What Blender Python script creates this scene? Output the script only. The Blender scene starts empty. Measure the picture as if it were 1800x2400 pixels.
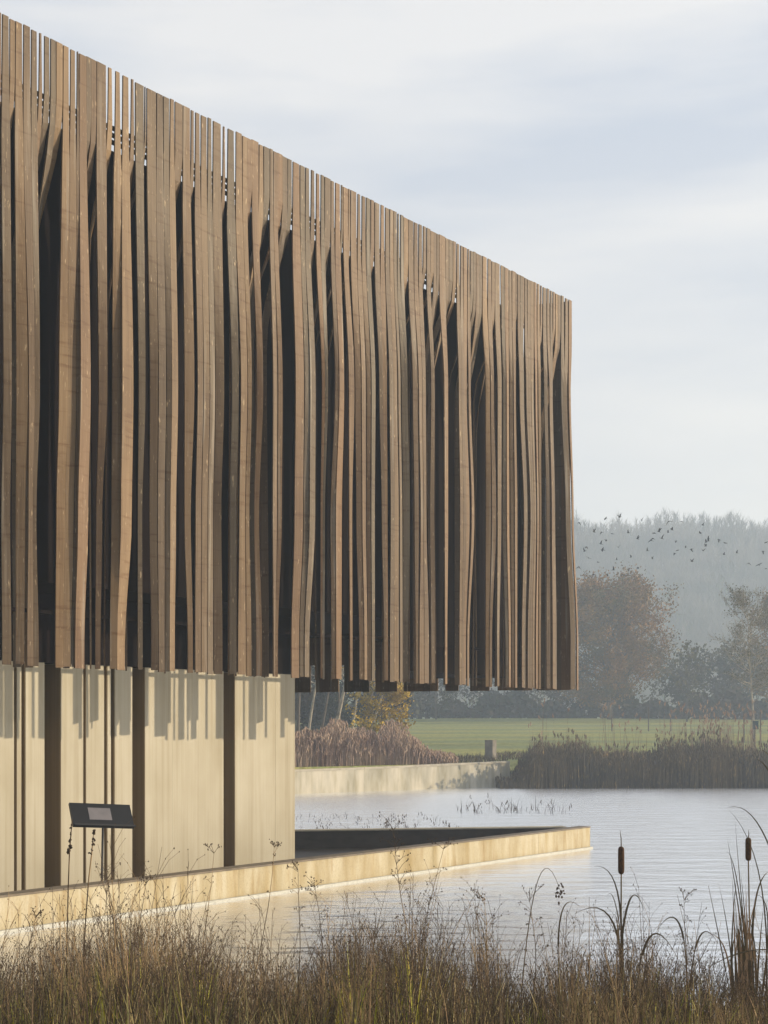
import bpy, math, random
from mathutils import Vector, Matrix
R = random.Random(7)
sc = bpy.context.scene
C = sc.collection

# ------------------------------------------------------------------ camera, sky, sun, exposure
F = 3500.0                      # focal length in photo pixels (photo is 1800 x 2400)
EYE = 2.7
HZ = 1708.0                     # horizon row
cam = bpy.data.cameras.new('camera')
cam_o = bpy.data.objects.new('camera', cam); C.objects.link(cam_o)
cam_o.location = (0, 0, EYE); cam_o.rotation_euler = (math.radians(90), 0, 0)
cam.sensor_fit = 'VERTICAL'; cam.sensor_height = 36; cam.sensor_width = 27
cam.lens = F / 2400 * 36; cam.shift_y = (HZ - 1200) / 2400
cam.clip_start = 0.1; cam.clip_end = 5000
sc.camera = cam_o

SUN_EL = math.radians(18.0)
sdir = Vector((0.985, 0.17, 0)).normalized() * math.cos(SUN_EL) + Vector((0, 0, math.sin(SUN_EL)))
sun = bpy.data.lights.new('sun', 'SUN'); sun.energy = 5.0; sun.angle = math.radians(0.5)
sun.color = (1.0, 0.82, 0.57)
sun_o = bpy.data.objects.new('sun', sun); C.objects.link(sun_o)
sun_o.rotation_euler = sdir.to_track_quat('Z', 'Y').to_euler(); sun_o.location = (60, 0, 60)

w = bpy.data.worlds.new('World'); sc.world = w; w.use_nodes = True
nt = w.node_tree; nt.nodes.clear()
def N(tree, kind, **kw):
    n = tree.nodes.new(kind)
    for k, v in kw.items(): setattr(n, k, v)
    return n
wo = N(nt, 'ShaderNodeOutputWorld'); bg = N(nt, 'ShaderNodeBackground'); bg.inputs[1].default_value = 0.10
sky = N(nt, 'ShaderNodeTexSky', sky_type='NISHITA', sun_disc=False)
sky.sun_elevation = SUN_EL; sky.sun_rotation = math.atan2(sdir.x, sdir.y)
sky.air_density = 1.0; sky.dust_density = 2.0; sky.ozone_density = 1.0
tc = N(nt, 'ShaderNodeTexCoord'); mp = N(nt, 'ShaderNodeMapping'); mp.inputs['Scale'].default_value = (1.6, 1.6, 9.0)
mp.inputs['Location'].default_value = (3.1, 0.4, 1.7)
nz = N(nt, 'ShaderNodeTexNoise'); nz.inputs['Scale'].default_value = 1.5; nz.inputs['Detail'].default_value = 6; nz.inputs['Roughness'].default_value = 0.5
rp = N(nt, 'ShaderNodeValToRGB')
rp.color_ramp.elements[0].position = 0.42; rp.color_ramp.elements[0].color = (3.85, 4.2, 4.85, 1)
rp.color_ramp.elements[1].position = 0.64; rp.color_ramp.elements[1].color = (6.0, 5.85, 5.75, 1)
sep = N(nt, 'ShaderNodeSeparateXYZ')
hr = N(nt, 'ShaderNodeMapRange'); hr.inputs[1].default_value = 0.0; hr.inputs[2].default_value = 0.40
mixh = N(nt, 'ShaderNodeMix', data_type='RGBA')
mixh.inputs[6].default_value = (6.7, 6.15, 5.5, 1)      # pale warm band near the horizon
mix = N(nt, 'ShaderNodeMix', data_type='RGBA'); cl = N(nt, 'ShaderNodeMapRange', interpolation_type='SMOOTHSTEP'); cl.inputs[1].default_value = 0.42; cl.inputs[2].default_value = 0.95; cl.inputs[3].default_value = 0.9; cl.inputs[4].default_value = 0.35
L = nt.links
L.new(tc.outputs['Generated'], mp.inputs[0]); L.new(mp.outputs[0], nz.inputs[0]); L.new(nz.outputs[0], rp.inputs[0])
L.new(tc.outputs['Generated'], sep.inputs[0]); L.new(sep.outputs[2], hr.inputs[0]); L.new(hr.outputs[0], mixh.inputs[0]); L.new(sep.outputs[2], cl.inputs[0]); L.new(cl.outputs[0], mix.inputs[0])
L.new(rp.outputs[0], mixh.inputs[7])
L.new(sky.outputs[0], mix.inputs[6]); L.new(mixh.outputs[2], mix.inputs[7]); L.new(mix.outputs[2], bg.inputs[0]); L.new(bg.outputs[0], wo.inputs[0])

sc.view_settings.view_transform = 'Standard'; sc.view_settings.look = 'None'
sc.view_settings.exposure = 0.65; sc.view_settings.gamma = 1; sc.view_settings.use_curve_mapping = False
sc.render.engine = 'CYCLES'
sc.cycles.volume_bounces = 2
sc.cycles.max_bounces = 6; sc.cycles.transparent_max_bounces = 8

# ------------------------------------------------------------------ helpers
def mat(name, base, rough=0.8, noise=None, bump=None, spec=0.3, rand=0.0, rand_cols=None, streak=None):
    """noise=(scale xyz, colour2, lo, hi); streak likewise (a second layer); bump=(scale xyz, strength, distance)"""
    m = bpy.data.materials.new(name); m.use_nodes = True
    t = m.node_tree; p = t.nodes['Principled BSDF']
    p.inputs['Roughness'].default_value = rough; p.inputs['Specular IOR Level'].default_value = spec
    geo = N(t, 'ShaderNodeNewGeometry')
    col = N(t, 'ShaderNodeRGB'); col.outputs[0].default_value = (*base, 1); out = col.outputs[0]
    if rand_cols:
        oi = N(t, 'ShaderNodeObjectInfo'); r = N(t, 'ShaderNodeValToRGB'); r.color_ramp.interpolation = 'LINEAR'
        els = r.color_ramp.elements
        while len(els) < len(rand_cols): els.new(0.5)
        for i, c in enumerate(rand_cols):
            els[i].position = i / (len(rand_cols) - 1); els[i].color = (*c, 1)
        t.links.new(oi.outputs['Random'], r.inputs[0]); out = r.outputs[0]
    def layer(out, spec_):
        scl, c2, lo, hi = spec_[:4]
        mp = N(t, 'ShaderNodeMapping'); mp.inputs['Scale'].default_value = scl
        n = N(t, 'ShaderNodeTexNoise'); n.inputs['Scale'].default_value = 1; n.inputs['Detail'].default_value = 5
        mr = N(t, 'ShaderNodeMapRange'); mr.inputs[1].default_value = lo; mr.inputs[2].default_value = hi
        if len(spec_) > 4: mr.inputs[4].default_value = spec_[4]
        mx = N(t, 'ShaderNodeMix', data_type='RGBA', blend_type='MULTIPLY' if len(spec_) > 5 else 'MIX')
        t.links.new(geo.outputs['Position'], mp.inputs[0]); t.links.new(mp.outputs[0], n.inputs[0])
        t.links.new(n.outputs[0], mr.inputs[0]); t.links.new(mr.outputs[0], mx.inputs[0])
        t.links.new(out, mx.inputs[6]); mx.inputs[7].default_value = (*c2, 1)
        return mx.outputs[2]
    if noise:
        for s in (noise if isinstance(noise, list) else [noise]): out = layer(out, s)
    t.links.new(out, p.inputs['Base Color'])
    if bump:
        mp = N(t, 'ShaderNodeMapping'); mp.inputs['Scale'].default_value = bump[0]
        n = N(t, 'ShaderNodeTexNoise'); n.inputs['Scale'].default_value = 1; n.inputs['Detail'].default_value = 4
        b = N(t, 'ShaderNodeBump'); b.inputs['Strength'].default_value = bump[1]; b.inputs['Distance'].default_value = bump[2]
        t.links.new(geo.outputs['Position'], mp.inputs[0]); t.links.new(mp.outputs[0], n.inputs[0])
        t.links.new(n.outputs[0], b.inputs['Height']); t.links.new(b.outputs[0], p.inputs['Normal'])
    return m

def tag(o, label=None, cat=None, group=None, kind=None):
    if label: o['label'] = label
    if cat: o['category'] = cat
    if group: o['group'] = group
    if kind: o['kind'] = kind
    return o

class MB:
    def __init__(s): s.v = []; s.f = []; s.mi = []
    def add(s, vs, fs, mi=0):
        b = len(s.v); s.v += [tuple(p) for p in vs]
        s.f += [tuple(b + i for i in f) for f in fs]; s.mi += [mi] * len(fs)
    def prism(s, poly, z0, z1, mi=0):        # vertical prism over a 2-D outline (counter-clockwise)
        n = len(poly)
        zz1 = z1 if isinstance(z1, (list, tuple)) else [z1] * n; zz0 = z0 if isinstance(z0, (list, tuple)) else [z0] * n
        vs = [(p[0], p[1], zz0[i]) for i, p in enumerate(poly)] + [(p[0], p[1], zz1[i]) for i, p in enumerate(poly)]
        fs = [tuple(range(n - 1, -1, -1)), tuple(range(n, 2 * n))]
        fs += [(i, (i + 1) % n, n + (i + 1) % n, n + i) for i in range(n)]
        s.add(vs, fs, mi)
    def box(s, c, h, rot=None, mi=0):
        vs = []
        for dz in (-1, 1):
            for dx, dy in ((-1, -1), (1, -1), (1, 1), (-1, 1)):
                v = Vector((dx * h[0], dy * h[1], dz * h[2]))
                if rot: v = rot @ v
                vs.append(Vector(c) + v)
        s.add(vs, [(3, 2, 1, 0), (4, 5, 6, 7), (0, 1, 5, 4), (1, 2, 6, 5), (2, 3, 7, 6), (3, 0, 4, 7)], mi)
    def tube(s, pts, rads, n=5, mi=0):
        rings = []; pts = [Vector(p) for p in pts]
        for i, p in enumerate(pts):
            d = (pts[min(i + 1, len(pts) - 1)] - pts[max(i - 1, 0)])
            d = d.normalized() if d.length > 1e-9 else Vector((0, 0, 1))
            a = d.cross(Vector((0.31, 0.95, 0.05)))
            if a.length < 1e-3: a = d.cross(Vector((1, 0, 0)))
            a.normalize(); b = d.cross(a)
            rings.append([p + (a * math.cos(2 * math.pi * k / n) + b * math.sin(2 * math.pi * k / n)) * rads[i] for k in range(n)])
        vs = [q for r in rings for q in r]; fs = []
        for i in range(len(pts) - 1):
            for k in range(n):
                a0 = i * n + k; a1 = i * n + (k + 1) % n
                fs.append((a0, a1, a1 + n, a0 + n))
        fs.append(tuple(range(n - 1, -1, -1))); fs.append(tuple(range(len(vs) - n, len(vs))))
        s.add(vs, fs, mi)
    def blade(s, pts, wid, side, mi=0):      # a leaf blade: ribbon tapering to a point
        pts = [Vector(p) for p in pts]; n = len(pts); vs = []; fs = []
        for i, p in enumerate(pts[:-1]):
            ww = wid * (1 - (i / (n - 1)) ** 1.6) * 0.5
            sd = side
            if sd is None:
                tg = (pts[i + 1] - p).normalized(); sd = tg.cross(Vector((.35, 1, .15))).normalized()
            vs += [p - sd * ww, p + sd * ww]
        vs.append(pts[-1])
        for i in range(n - 2): fs.append((2 * i, 2 * i + 1, 2 * i + 3, 2 * i + 2))
        fs.append((2 * n - 4, 2 * n - 3, 2 * n - 2)); s.add(vs, fs, mi)
    def octa(s, c, r, rz=None, mi=0):
        rz = rz or r; c = Vector(c)
        vs = [c + Vector(q) for q in ((r, 0, 0), (0, r, 0), (-r, 0, 0), (0, -r, 0), (0, 0, rz), (0, 0, -rz))]
        s.add(vs, [(0, 1, 4), (1, 2, 4), (2, 3, 4), (3, 0, 4), (1, 0, 5), (2, 1, 5), (3, 2, 5), (0, 3, 5)], mi)
    def build(s, name, m, parent=None, smooth=False, loc=None):
        me = bpy.data.meshes.new(name); me.from_pydata(s.v, [], s.f)
        for mm in (m if isinstance(m, (list, tuple)) else [m]): me.materials.append(mm)
        me.polygons.foreach_set('material_index', s.mi)
        if smooth: me.polygons.foreach_set('use_smooth', [True] * len(me.polygons))
        me.update()
        o = bpy.data.objects.new(name, me); C.objects.link(o)
        if parent: o.parent = parent
        if loc is not None:
            me.transform(Matrix.Translation(-Vector(loc))); o.location = loc
        return o

def empty(name, loc):
    o = bpy.data.objects.new(name, None); C.objects.link(o); o.location = loc; o.empty_display_size = 0.3
    bpy.context.view_layer.update()
    return o
def under(root, o):                           # parent keeping world coordinates of a mesh written in world space
    o.parent = root; o.matrix_parent_inverse = Matrix.Translation(-root.location); return o

def px(x, y, Z):                              # photo pixel + distance -> place
    return Vector(((x - 900) / F * Z, Z, EYE + (HZ - y) / F * Z))

# the long facade: direction U (away, to the right), outward normal NN
PH = math.atan2(2430, F)
U = Vector((math.sin(PH), math.cos(PH))); NN = Vector((math.cos(PH), -math.sin(PH)))
C_SLAT, C_PAR, C_WALL = -15.0, -15.38, -17.1
def x2s(x, c):
    r = Vector(((x - 900) / F, 1)); t = c / r.dot(NN); return t * r.dot(U)
def P2(s, c): return NN * c + U * s
def P3(s, c, z): p = P2(s, c); return Vector((p.x, p.y, z))
def off_for(s, x, c=C_SLAT):                  # outward offset that puts facade position s on photo column x
    p = P2(s, c); rx = (x - 900) / F
    return (rx * p.y - p.x) / (NN.x - rx * NN.y)

# ------------------------------------------------------------------ materials
M = {}
M['slat'] = mat('weathered_larch', (0.28, 0.19, 0.12), 0.62,
    rand_cols=[(0.160, 0.100, 0.055), (0.098, 0.069, 0.044), (0.205, 0.136, 0.074), (0.118, 0.078, 0.046), (0.090, 0.073, 0.051), (0.158, 0.093, 0.049)],
    noise=[((30, 30, 0.5), (0.72, 0.68, 0.62), 0.35, 0.75, 0.9, 'm'),
           ((2.2, 2.2, 15), (0.66, 0.52, 0.40), 0.56, 0.70, 0.8, 'm'), ((50, 50, 9), (0.46, 0.37, 0.25), 0.66, 0.73, 0.5),
           ((2.5, 2.5, 0.45), (0.62, 0.55, 0.48), 0.46, 0.68, 0.9, 'm'), ((7, 7, .35), (0.24, 0.21, 0.17), 0.6, 0.75, 0.6),
           ((22, 22, 5), (0.50, 0.38, 0.24), 0.66, 0.74, 0.5)],
    bump=((45, 45, 1.2), 0.35, 0.01), spec=0.25)
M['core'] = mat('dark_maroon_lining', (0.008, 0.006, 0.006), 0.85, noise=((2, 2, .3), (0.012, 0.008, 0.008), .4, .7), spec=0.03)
M['steel'] = mat('dark_steel', (0.03, 0.03, 0.03), 0.5)
M['panel'] = mat('pale_limed_boards', (0.40, 0.372, 0.30), 0.75,
    noise=[((38, 38, 0.35), (0.93, 0.92, 0.90), 0.35, 0.7, 1.0, 'm'), ((1.3, 1.3, 0.7), (0.82, 0.80, 0.75), 0.4, 0.7, 0.9, 'm'), ((9, 9, 0.25), (0.86, 0.84, 0.80), 0.5, 0.66, 0.9, 'm')],
    bump=((60, 60, 0.3), 0.25, 0.004), spec=0.15)
M['panel_side'] = mat('shade_brown_reveal', (0.17, 0.125, 0.072), 0.8, noise=((20, 20, .3), (0.8, 0.8, 0.8), .4, .7, 1, 'm'), spec=0.1)  # brown stands for the shade inside the wall recesses, put into the colour
M['conc'] = mat('ochre_stained_concrete', (0.44, 0.395, 0.29), 0.85,
    noise=[((2.2, 2.2, 0.5), (0.70, 0.64, 0.50), 0.42, 0.66, 1.0, 'm'), ((5, 5, 0.9), (0.84, 0.77, 0.62), 0.42, 0.68, 1.0, 'm'), ((9, 9, 1.2), (0.72, 0.58, 0.40), 0.55, 0.75, 0.8, 'm'),
           ((40, 40, 30), (0.8, 0.8, 0.78), 0.45, 0.7, 0.7, 'm')], bump=((30, 30, 20), 0.3, 0.01), spec=0.2)
M['cope'] = mat('dark_coping_edge', (0.16, 0.13, 0.095), 0.7, noise=((6, 6, 6), (0.6, 0.6, 0.6), .4, .7, 1, 'm'))
M['ledge'] = mat('pale_waterline_stone', (0.44, 0.44, 0.40), 0.7, noise=((20, 20, 40), (0.75, 0.75, 0.75), .4, .65, 1, 'm'), bump=((25, 25, 25), .5, .01))
M['basin'] = mat('shaded_basin_face', (0.045, 0.034, 0.028), 0.7, noise=((3, 3, 8), (0.6, 0.6, 0.6), .4, .7, 1, 'm'))  # shade on the rear wall's inner face is painted in as dark brown
M['deck'] = mat('dark_deck', (0.02, 0.016, 0.014), 0.6, noise=((2, 2, 2), (0.5, 0.5, 0.5), .4, .7, 1, 'm'))  # dark tone with random mottling over the whole terrace floor
M['wallc'] = mat('grey_retaining_concrete', (0.50, 0.46, 0.37), 0.85,
    noise=[((1.4, 1.4, 0.35), (0.66, 0.67, 0.64), 0.42, 0.62, 1.0, 'm'), ((5, 5, 1), (0.8, 0.78, 0.7), 0.45, 0.7, 1.0, 'm')], spec=0.15)
M['wallcope'] = mat('pale_coping', (0.42, 0.38, 0.30), 0.8, noise=((3, 3, 3), (0.7, 0.7, 0.68), .4, .7, 1, 'm'))
M['grass'] = mat('meadow_grass', (0.235, 0.26, 0.09), 0.9,
    noise=[((0.35, 1.1, 1), (0.32, 0.285, 0.10), 0.4, 0.65), ((0.02, 0.22, 1), (0.19, 0.215, 0.10), 0.45, 0.6), ((3, 3, 3), (0.6, 0.62, 0.55), .45, .7, 1, 'm')],
    bump=((4, 4, 4), 0.6, 0.1), spec=0.05)
M['bark'] = mat('tree_bark', (0.12, 0.10, 0.08), 0.9, noise=((6, 6, 2), (0.6, 0.6, 0.6), .4, .7, 1, 'm'))
M['palebark'] = mat('pale_bark', (0.34, 0.30, 0.24), 0.9, noise=((6, 6, 3), (0.4, 0.4, 0.4), .45, .7, 1, 'm'))
def leafmat(name, cols, sc_=0.6):
    return mat(name, cols[0], 0.8, noise=[((sc_, sc_, sc_), cols[1], .4, .6)] + ([((sc_ * 2.5,) * 3, cols[2], .55, .7)] if len(cols) > 2 else []), spec=0.1)
M['leaf_rust'] = leafmat('rust_brown_leaves', [(0.25, 0.14, 0.05), (0.14, 0.12, 0.06), (0.36, 0.19, 0.06)], 0.25)
M['leaf_olive'] = leafmat('thin_olive_leaves', [(0.15, 0.13, 0.06), (0.11, 0.10, 0.055)], 0.4)
M['leaf_dark'] = leafmat('dark_thicket_leaves', [(0.06, 0.065, 0.035), (0.08, 0.06, 0.04)], 0.4)
M['leaf_yellow'] = leafmat('yellow_leaves', [(0.42, 0.28, 0.03), (0.30, 0.22, 0.04)], 0.8)
M['twig'] = mat('bare_twigs', (0.36, 0.32, 0.275), 0.9, noise=((.05, .05, .2), (0.25, 0.235, 0.21), .4, .6))
M['reed_red'] = mat('russet_reeds', (0.30, 0.215, 0.15), 0.8, noise=[((1.2, 1.2, 1.2), (0.20, 0.13, 0.095), .4, .6), ((9, 9, 9), (0.42, 0.32, 0.25), .58, .7)])
M['reed_far'] = mat('lake_edge_reeds', (0.12, 0.09, 0.05), 0.85, noise=[((.5, .5, .8), (0.07, 0.06, 0.04), .4, .6), ((7, 7, 3), (0.30, 0.20, 0.08), .58, .7)])
M['straw'] = mat('straw_blades', (0.72, 0.57, 0.27), 0.7, noise=[((3, 3, .8), (0.24, 0.22, 0.07), .42, .56), ((9, 9, 1), (0.08, 0.055, 0.032), .47, .56)])
M['stem'] = mat('brown_dry_stems', (0.075, 0.05, 0.032), 0.8, noise=((2, 2, 2), (0.34, 0.23, 0.12), .50, .62))
M['seed'] = mat('dark_seed_heads', (0.055, 0.038, 0.028), 0.9)
M['ygreen'] = mat('yellow_green_blades', (0.42, 0.42, 0.05), 0.6, noise=((5, 5, 1), (0.40, 0.28, 0.03), .45, .6))
M['cattail'] = mat('brown_velvet_head', (0.085, 0.045, 0.025), 0.95, noise=((60, 60, 60), (0.05, 0.028, 0.018), .4, .6), bump=((200, 200, 200), .4, .003))
M['catleaf'] = mat('dry_cattail_leaf', (0.10, 0.075, 0.045), 0.7, noise=((8, 8, 3), (0.17, 0.12, 0.06), .5, .65))
M['tuft'] = mat('tan_dry_tuft', (0.34, 0.22, 0.13), 0.8)
M['black'] = mat('black_sign_panel', (0.012, 0.012, 0.013), 0.45)
M['greyprint'] = mat('grey_print', (0.16, 0.15, 0.16), 0.5, noise=((8, 8, 8), (0.13, 0.125, 0.135), .4, .7))
M['bird'] = mat('dark_feathers', (0.03, 0.03, 0.035), 0.8)
M['bin'] = mat('blue_green_paint', (0.02, 0.05, 0.065), 0.5)
M['block'] = mat('cast_concrete_block', (0.20, 0.18, 0.15), 0.85, noise=((4, 4, 4), (0.7, 0.7, 0.7), .4, .7, 1, 'm'))

# water
wm = bpy.data.materials.new('lake_water'); wm.use_nodes = True; t = wm.node_tree; p = t.nodes['Principled BSDF']
p.inputs['Base Color'].default_value = (0.92, 0.93, 0.96, 1); p.inputs['Metallic'].default_value = 0.9; p.inputs['Roughness'].default_value = 0.27
p.inputs['IOR'].default_value = 1.6; p.inputs['Specular IOR Level'].default_value = 0.8
geo = N(t, 'ShaderNodeNewGeometry')
def wv(scl, det):
    mp = N(t, 'ShaderNodeMapping'); mp.inputs['Scale'].default_value = scl
    n = N(t, 'ShaderNodeTexNoise'); n.inputs['Scale'].default_value = 1; n.inputs['Detail'].default_value = det
    t.links.new(geo.outputs['Position'], mp.inputs[0]); t.links.new(mp.outputs[0], n.inputs[0]); return n.outputs[0]
b1 = N(t, 'ShaderNodeBump'); b1.inputs['Strength'].default_value = 1.0; b1.inputs['Distance'].default_value = 0.11
b2 = N(t, 'ShaderNodeBump'); b2.inputs['Strength'].default_value = 0.6; b2.inputs['Distance'].default_value = 0.02
t.links.new(wv((0.7, 1.7, 1), 3), b1.inputs['Height']); t.links.new(wv((3.5, 7, 1), 2), b2.inputs['Height'])
mrw = N(t, 'ShaderNodeMapRange'); mrw.inputs[1].default_value = .38; mrw.inputs[2].default_value = .62; mrw.inputs[3].default_value = .55; mrw.inputs[4].default_value = 1.0
t.links.new(wv((0.05, 0.16, 1), 3), mrw.inputs[0]); t.links.new(mrw.outputs[0], b1.inputs['Strength'])
t.links.new(b1.outputs[0], b2.inputs['Normal']); t.links.new(b2.outputs[0], p.inputs['Normal'])

# ------------------------------------------------------------------ ground, water
def shore(x):
    if x < 5.9: return max(34.0, 70 - (5.9 - x) * 0.833)
    return 70 + 0.02 * (x - 5.9)
def land(x, y):                                # height of the far land
    z = 1.12 + max(0, y - 70) * 0.0287
    z = min(z, 3.85 + max(0, y - 165) * 0.006)
    if y > 325:
        k = min(1, (y - 325) / 105); k = k * k * (3 - 2 * k)
        z += k * (39.5 + 2.5 * math.sin(x * 0.015 + 1.0) + 0.015 * x)
    return z
xs = [-470, -300, -200, -150, -110, -80, -60, -45, -35] + [-28 + 2 * i for i in range(40)] + [56, 64, 75, 90, 110, 140, 180, 230, 300, 400, 470]
near = [(-130, 1.0), (-20, 1.0), (0, 1.0), (4, .9), (8, .5), (10, .25), (11, .1), (12, -.05), (13, -.3), (14.5, -1.2)]
ts = [-20, -3, -.5, .12, .2, 1.0, 2.5, 4, 7, 11, 16, 22, 30, 40, 52, 65, 80, 95, 115, 135, 150, 165, 172, 180, 188, 196, 205, 215, 225, 235, 250, 262, 275, 290, 305, 325, 345, 365, 400, 460, 600]
vs = []
for (y, z) in near:
    for x in xs: vs.append((x, y, z + (0.04 * math.sin(x * 1.3 + y) if y < 12 else 0)))
for tt in ts:
    for x in xs:
        y = shore(x) + tt
        if x < 5.9: z = -1.2 if tt < .15 else land(x, y) - 0.03
        else:
            k = max(0, min(1, (tt + 3) / 7)); z = -1.2 + k * (land(x, y) + 1.2) if tt < 4 else land(x, y)
        vs.append((x, y, z))
nc = len(xs); nr = len(near) + len(ts)
g = MB(); g.add(vs, [(r * nc + c, r * nc + c + 1, (r + 1) * nc + c + 1, (r + 1) * nc + c) for r in range(nr - 1) for c in range(nc - 1)])
tag(g.build('ground', M['grass'], smooth=True), 'grassy bank, lake bed, green field and wooded rise', kind='structure')
g = MB(); g.add([(-300, 11, 0), (300, 11, 0), (300, 76, 0), (-300, 76, 0)], [(0, 1, 2, 3)])
tag(g.build('lake_water', wm), 'pale rippled lake water reflecting the cloudy sky', kind='structure')

# ------------------------------------------------------------------ pavilion
ZB, ZT, ZR = 3.53, 11.9, 11.02
pav = empty('slatted_pavilion', (P2(20, -18).x, P2(20, -18).y, 0.1))
tag(pav, 'pavilion with a long curtain of bent brown timber slats over pale board walls', 'building')
CORNER = x2s(1341, C_SLAT)
# bands traced on the photo: columns (left, right) at the rail, at rows 910, 1210, 1510
bands = [((3, 24), (8, 28), (3, 24), (5, 27)), ((35, 54), (38, 66), (36, 60), (36, 58)), ((54, 88), (68, 94), (67, 85), (64, 91)),
 ((147, 203), (139, 212), (132, 206), (130, 197)), ((226, 250), (231, 252), (225, 240), (223, 236)), ((267, 304), (262, 313), (260, 309), (257, 293)),
 ((318, 337), (325, 342), (323, 334), (323, 335)), ((345, 411), (351, 418), (350, 413), (354, 410)), ((428, 447), (432, 457), (432, 448), (440, 453)),
 ((456, 498), (463, 505), (458, 500), (457, 500)), ((498, 520), (505, 527), (500, 520), (500, 523)), ((531, 552), (543, 561), (538, 555), (537, 555)),
 ((553, 580), (564, 591), (560, 585), (557, 590)), ((591, 606), (602, 618), (595, 608), (600, 615)), ((632, 651), (640, 663), (639, 661), (641, 650)),
 ((685, 727), (692, 741), (689, 740), (682, 726)), ((740, 762), (754, 770), (751, 762), (751, 761)), ((775, 799), (785, 808), (774, 803), (776, 802)),
 ((805, 816), (817, 832), (818, 826), (820, 827)), ((822, 869), (832, 882), (835, 880), (842, 880)), ((878, 903), (888, 909), (894, 910), (900, 911)),
 ((905, 930), (911, 940), (914, 944), (912, 945)), ((931, 947), (940, 957), (944, 962), (943, 958)), ((957, 970), (967, 980), (971, 983), (974, 981)),
 ((972, 991), (980, 1000), (985, 1001), (981, 1008)), ((1000, 1010), (1010, 1020), (1007, 1019), (1010, 1021)), ((1030, 1044), (1040, 1053), (1041, 1053), (1043, 1050)),
 ((1070, 1103), (1073, 1105), (1076, 1114), (1075, 1101)), ((1130, 1153), (1138, 1159), (1138, 1164), (1138, 1154)), ((1160, 1172), (1165, 1177), (1165, 1176), (1164, 1171)),
 ((1175, 1209), (1178, 1211), (1177, 1215), (1184, 1214)), ((1213, 1226), (1216, 1230), (1227, 1238), (1222, 1233)), ((1229, 1266), (1231, 1268), (1242, 1269), (1235, 1268)),
 ((1272, 1296), (1275, 1299), (1280, 1305), (1280, 1309)), ((1314, 1340), (1314, 1339), (1325, 1346), (1336, 1357))]
def interp(keys, z):                           # keys from high z to low z, smooth
    if z >= keys[0][0]: return keys[0][1]
    for (za, a), (zb, b) in zip(keys, keys[1:]):
        if z >= zb:
            k = (za - z) / (za - zb); k = k * k * (3 - 2 * k); return a + (b - a) * k
    return keys[-1][1]
def slat(keyL, keyR, zt, zb, gap0, gap1, c=C_SLAT, th=0.022, fn=P3):
    """a board from zt to zb; keyL/keyR: (z, position along the facade, outward offset) of its two long edges"""
    nz_ = 22; vs = []; fs = []
    sl, ol = [(k[0], k[1]) for k in keyL], [(k[0], k[2]) for k in keyL]
    sr, orr = [(k[0], k[1]) for k in keyR], [(k[0], k[2]) for k in keyR]
    for i in range(nz_ + 1):
        z = zt + (zb - zt) * i / nz_
        k = max(0, min(1, (z - 10.55) / (ZT - 10.55))) ** .45
        a, b = interp(ol, z), interp(orr, z)
        sa, sb = interp(sl, z) + .001 + gap0 * k, interp(sr, z) - .001 - gap1 * k
        d = Vector((sb - sa, b - a)).normalized(); tx, ty = d.y * th, -d.x * th      # thickness, square to the board
        vs += [fn(sa, c + a, z), fn(sb, c + b, z), fn(sb + tx, c + b + ty, z), fn(sa + tx, c + a + ty, z)]
    for i in range(nz_):
        for k in range(4):
            a0 = i * 4 + k; a1 = i * 4 + (k + 1) % 4
            fs.append((a0, a1, a1 + 4, a0 + 4))
    fs.append((3, 2, 1, 0)); e = nz_ * 4; fs.append((e, e + 1, e + 2, e + 3))
    b_ = MB(); b_.add(vs, fs); return b_
def put_slat(mb): return under(pav, mb.build('slat', M['slat']))

def zrow(s, row): return EYE + (HZ - row) * P2(s, C_SLAT).y / F
# each band is split into flat faces: (tone 0 sunlit .. 3 turned away, share of the band)
tones = [[(2, 1)], [(3, 1)], [(1, .55), (2, .45)], [(1.5, .57), (3, .13), (0, .3)], [(2.5, 1)], [(3, .5), (0, .5)], [(2, 1)],
 [(3, .31), (1, .27), (3, .2), (0, .22)], [(2, 1)], [(1, .7), (0, .3)], [(3, 1)], [(3, 1)], [(1, .6), (2, .4)], [(3, 1)], [(0, .5), (2, .5)],
 [(1, .45), (2, .25), (0, .3)], [(3, 1)], [(3, .4), (0, .6)], [(1, 1)], [(3, .3), (0, .24), (3, .22), (0, .24)], [(2, 1)], [(1, .75), (0, .25)],
 [(3, 1)], [(2, 1)], [(1, 1)], [(2, 1)], [(0, 1)], [(1, .75), (0, .25)], [(3, .55), (2, .45)], [(1, 1)], [(3, .25), (0, .25), (3, .25), (0, .25)],
 [(1, 1)], [(1, .6), (0, .2), (2, .2)], [(2, .4), (0, .6)], [(2, .7), (0, .3)]]
TD = {0: -10, 1: 13, 1.5: 19, 2: 26, 2.5: 31, 3: 37}     # degrees a face turns away from the sun
segs = []                                      # (s0, s1, band or None)
prev = x2s(-150, C_SLAT)
for bd in bands:
    a, b = x2s(bd[0][0], C_SLAT), x2s(bd[0][1], C_SLAT)
    if a - prev > 0.03: segs.append((prev, a, None))
    else: a = prev
    segs.append((a, b, bd)); prev = b
segs[-1] = (segs[-1][0], CORNER, segs[-1][2])
bi = 0
def rgap(): return R.choice([0.0, .0, .026, .034, .042, .052, .06]) * .5 if R.random() < .88 else .042
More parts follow.
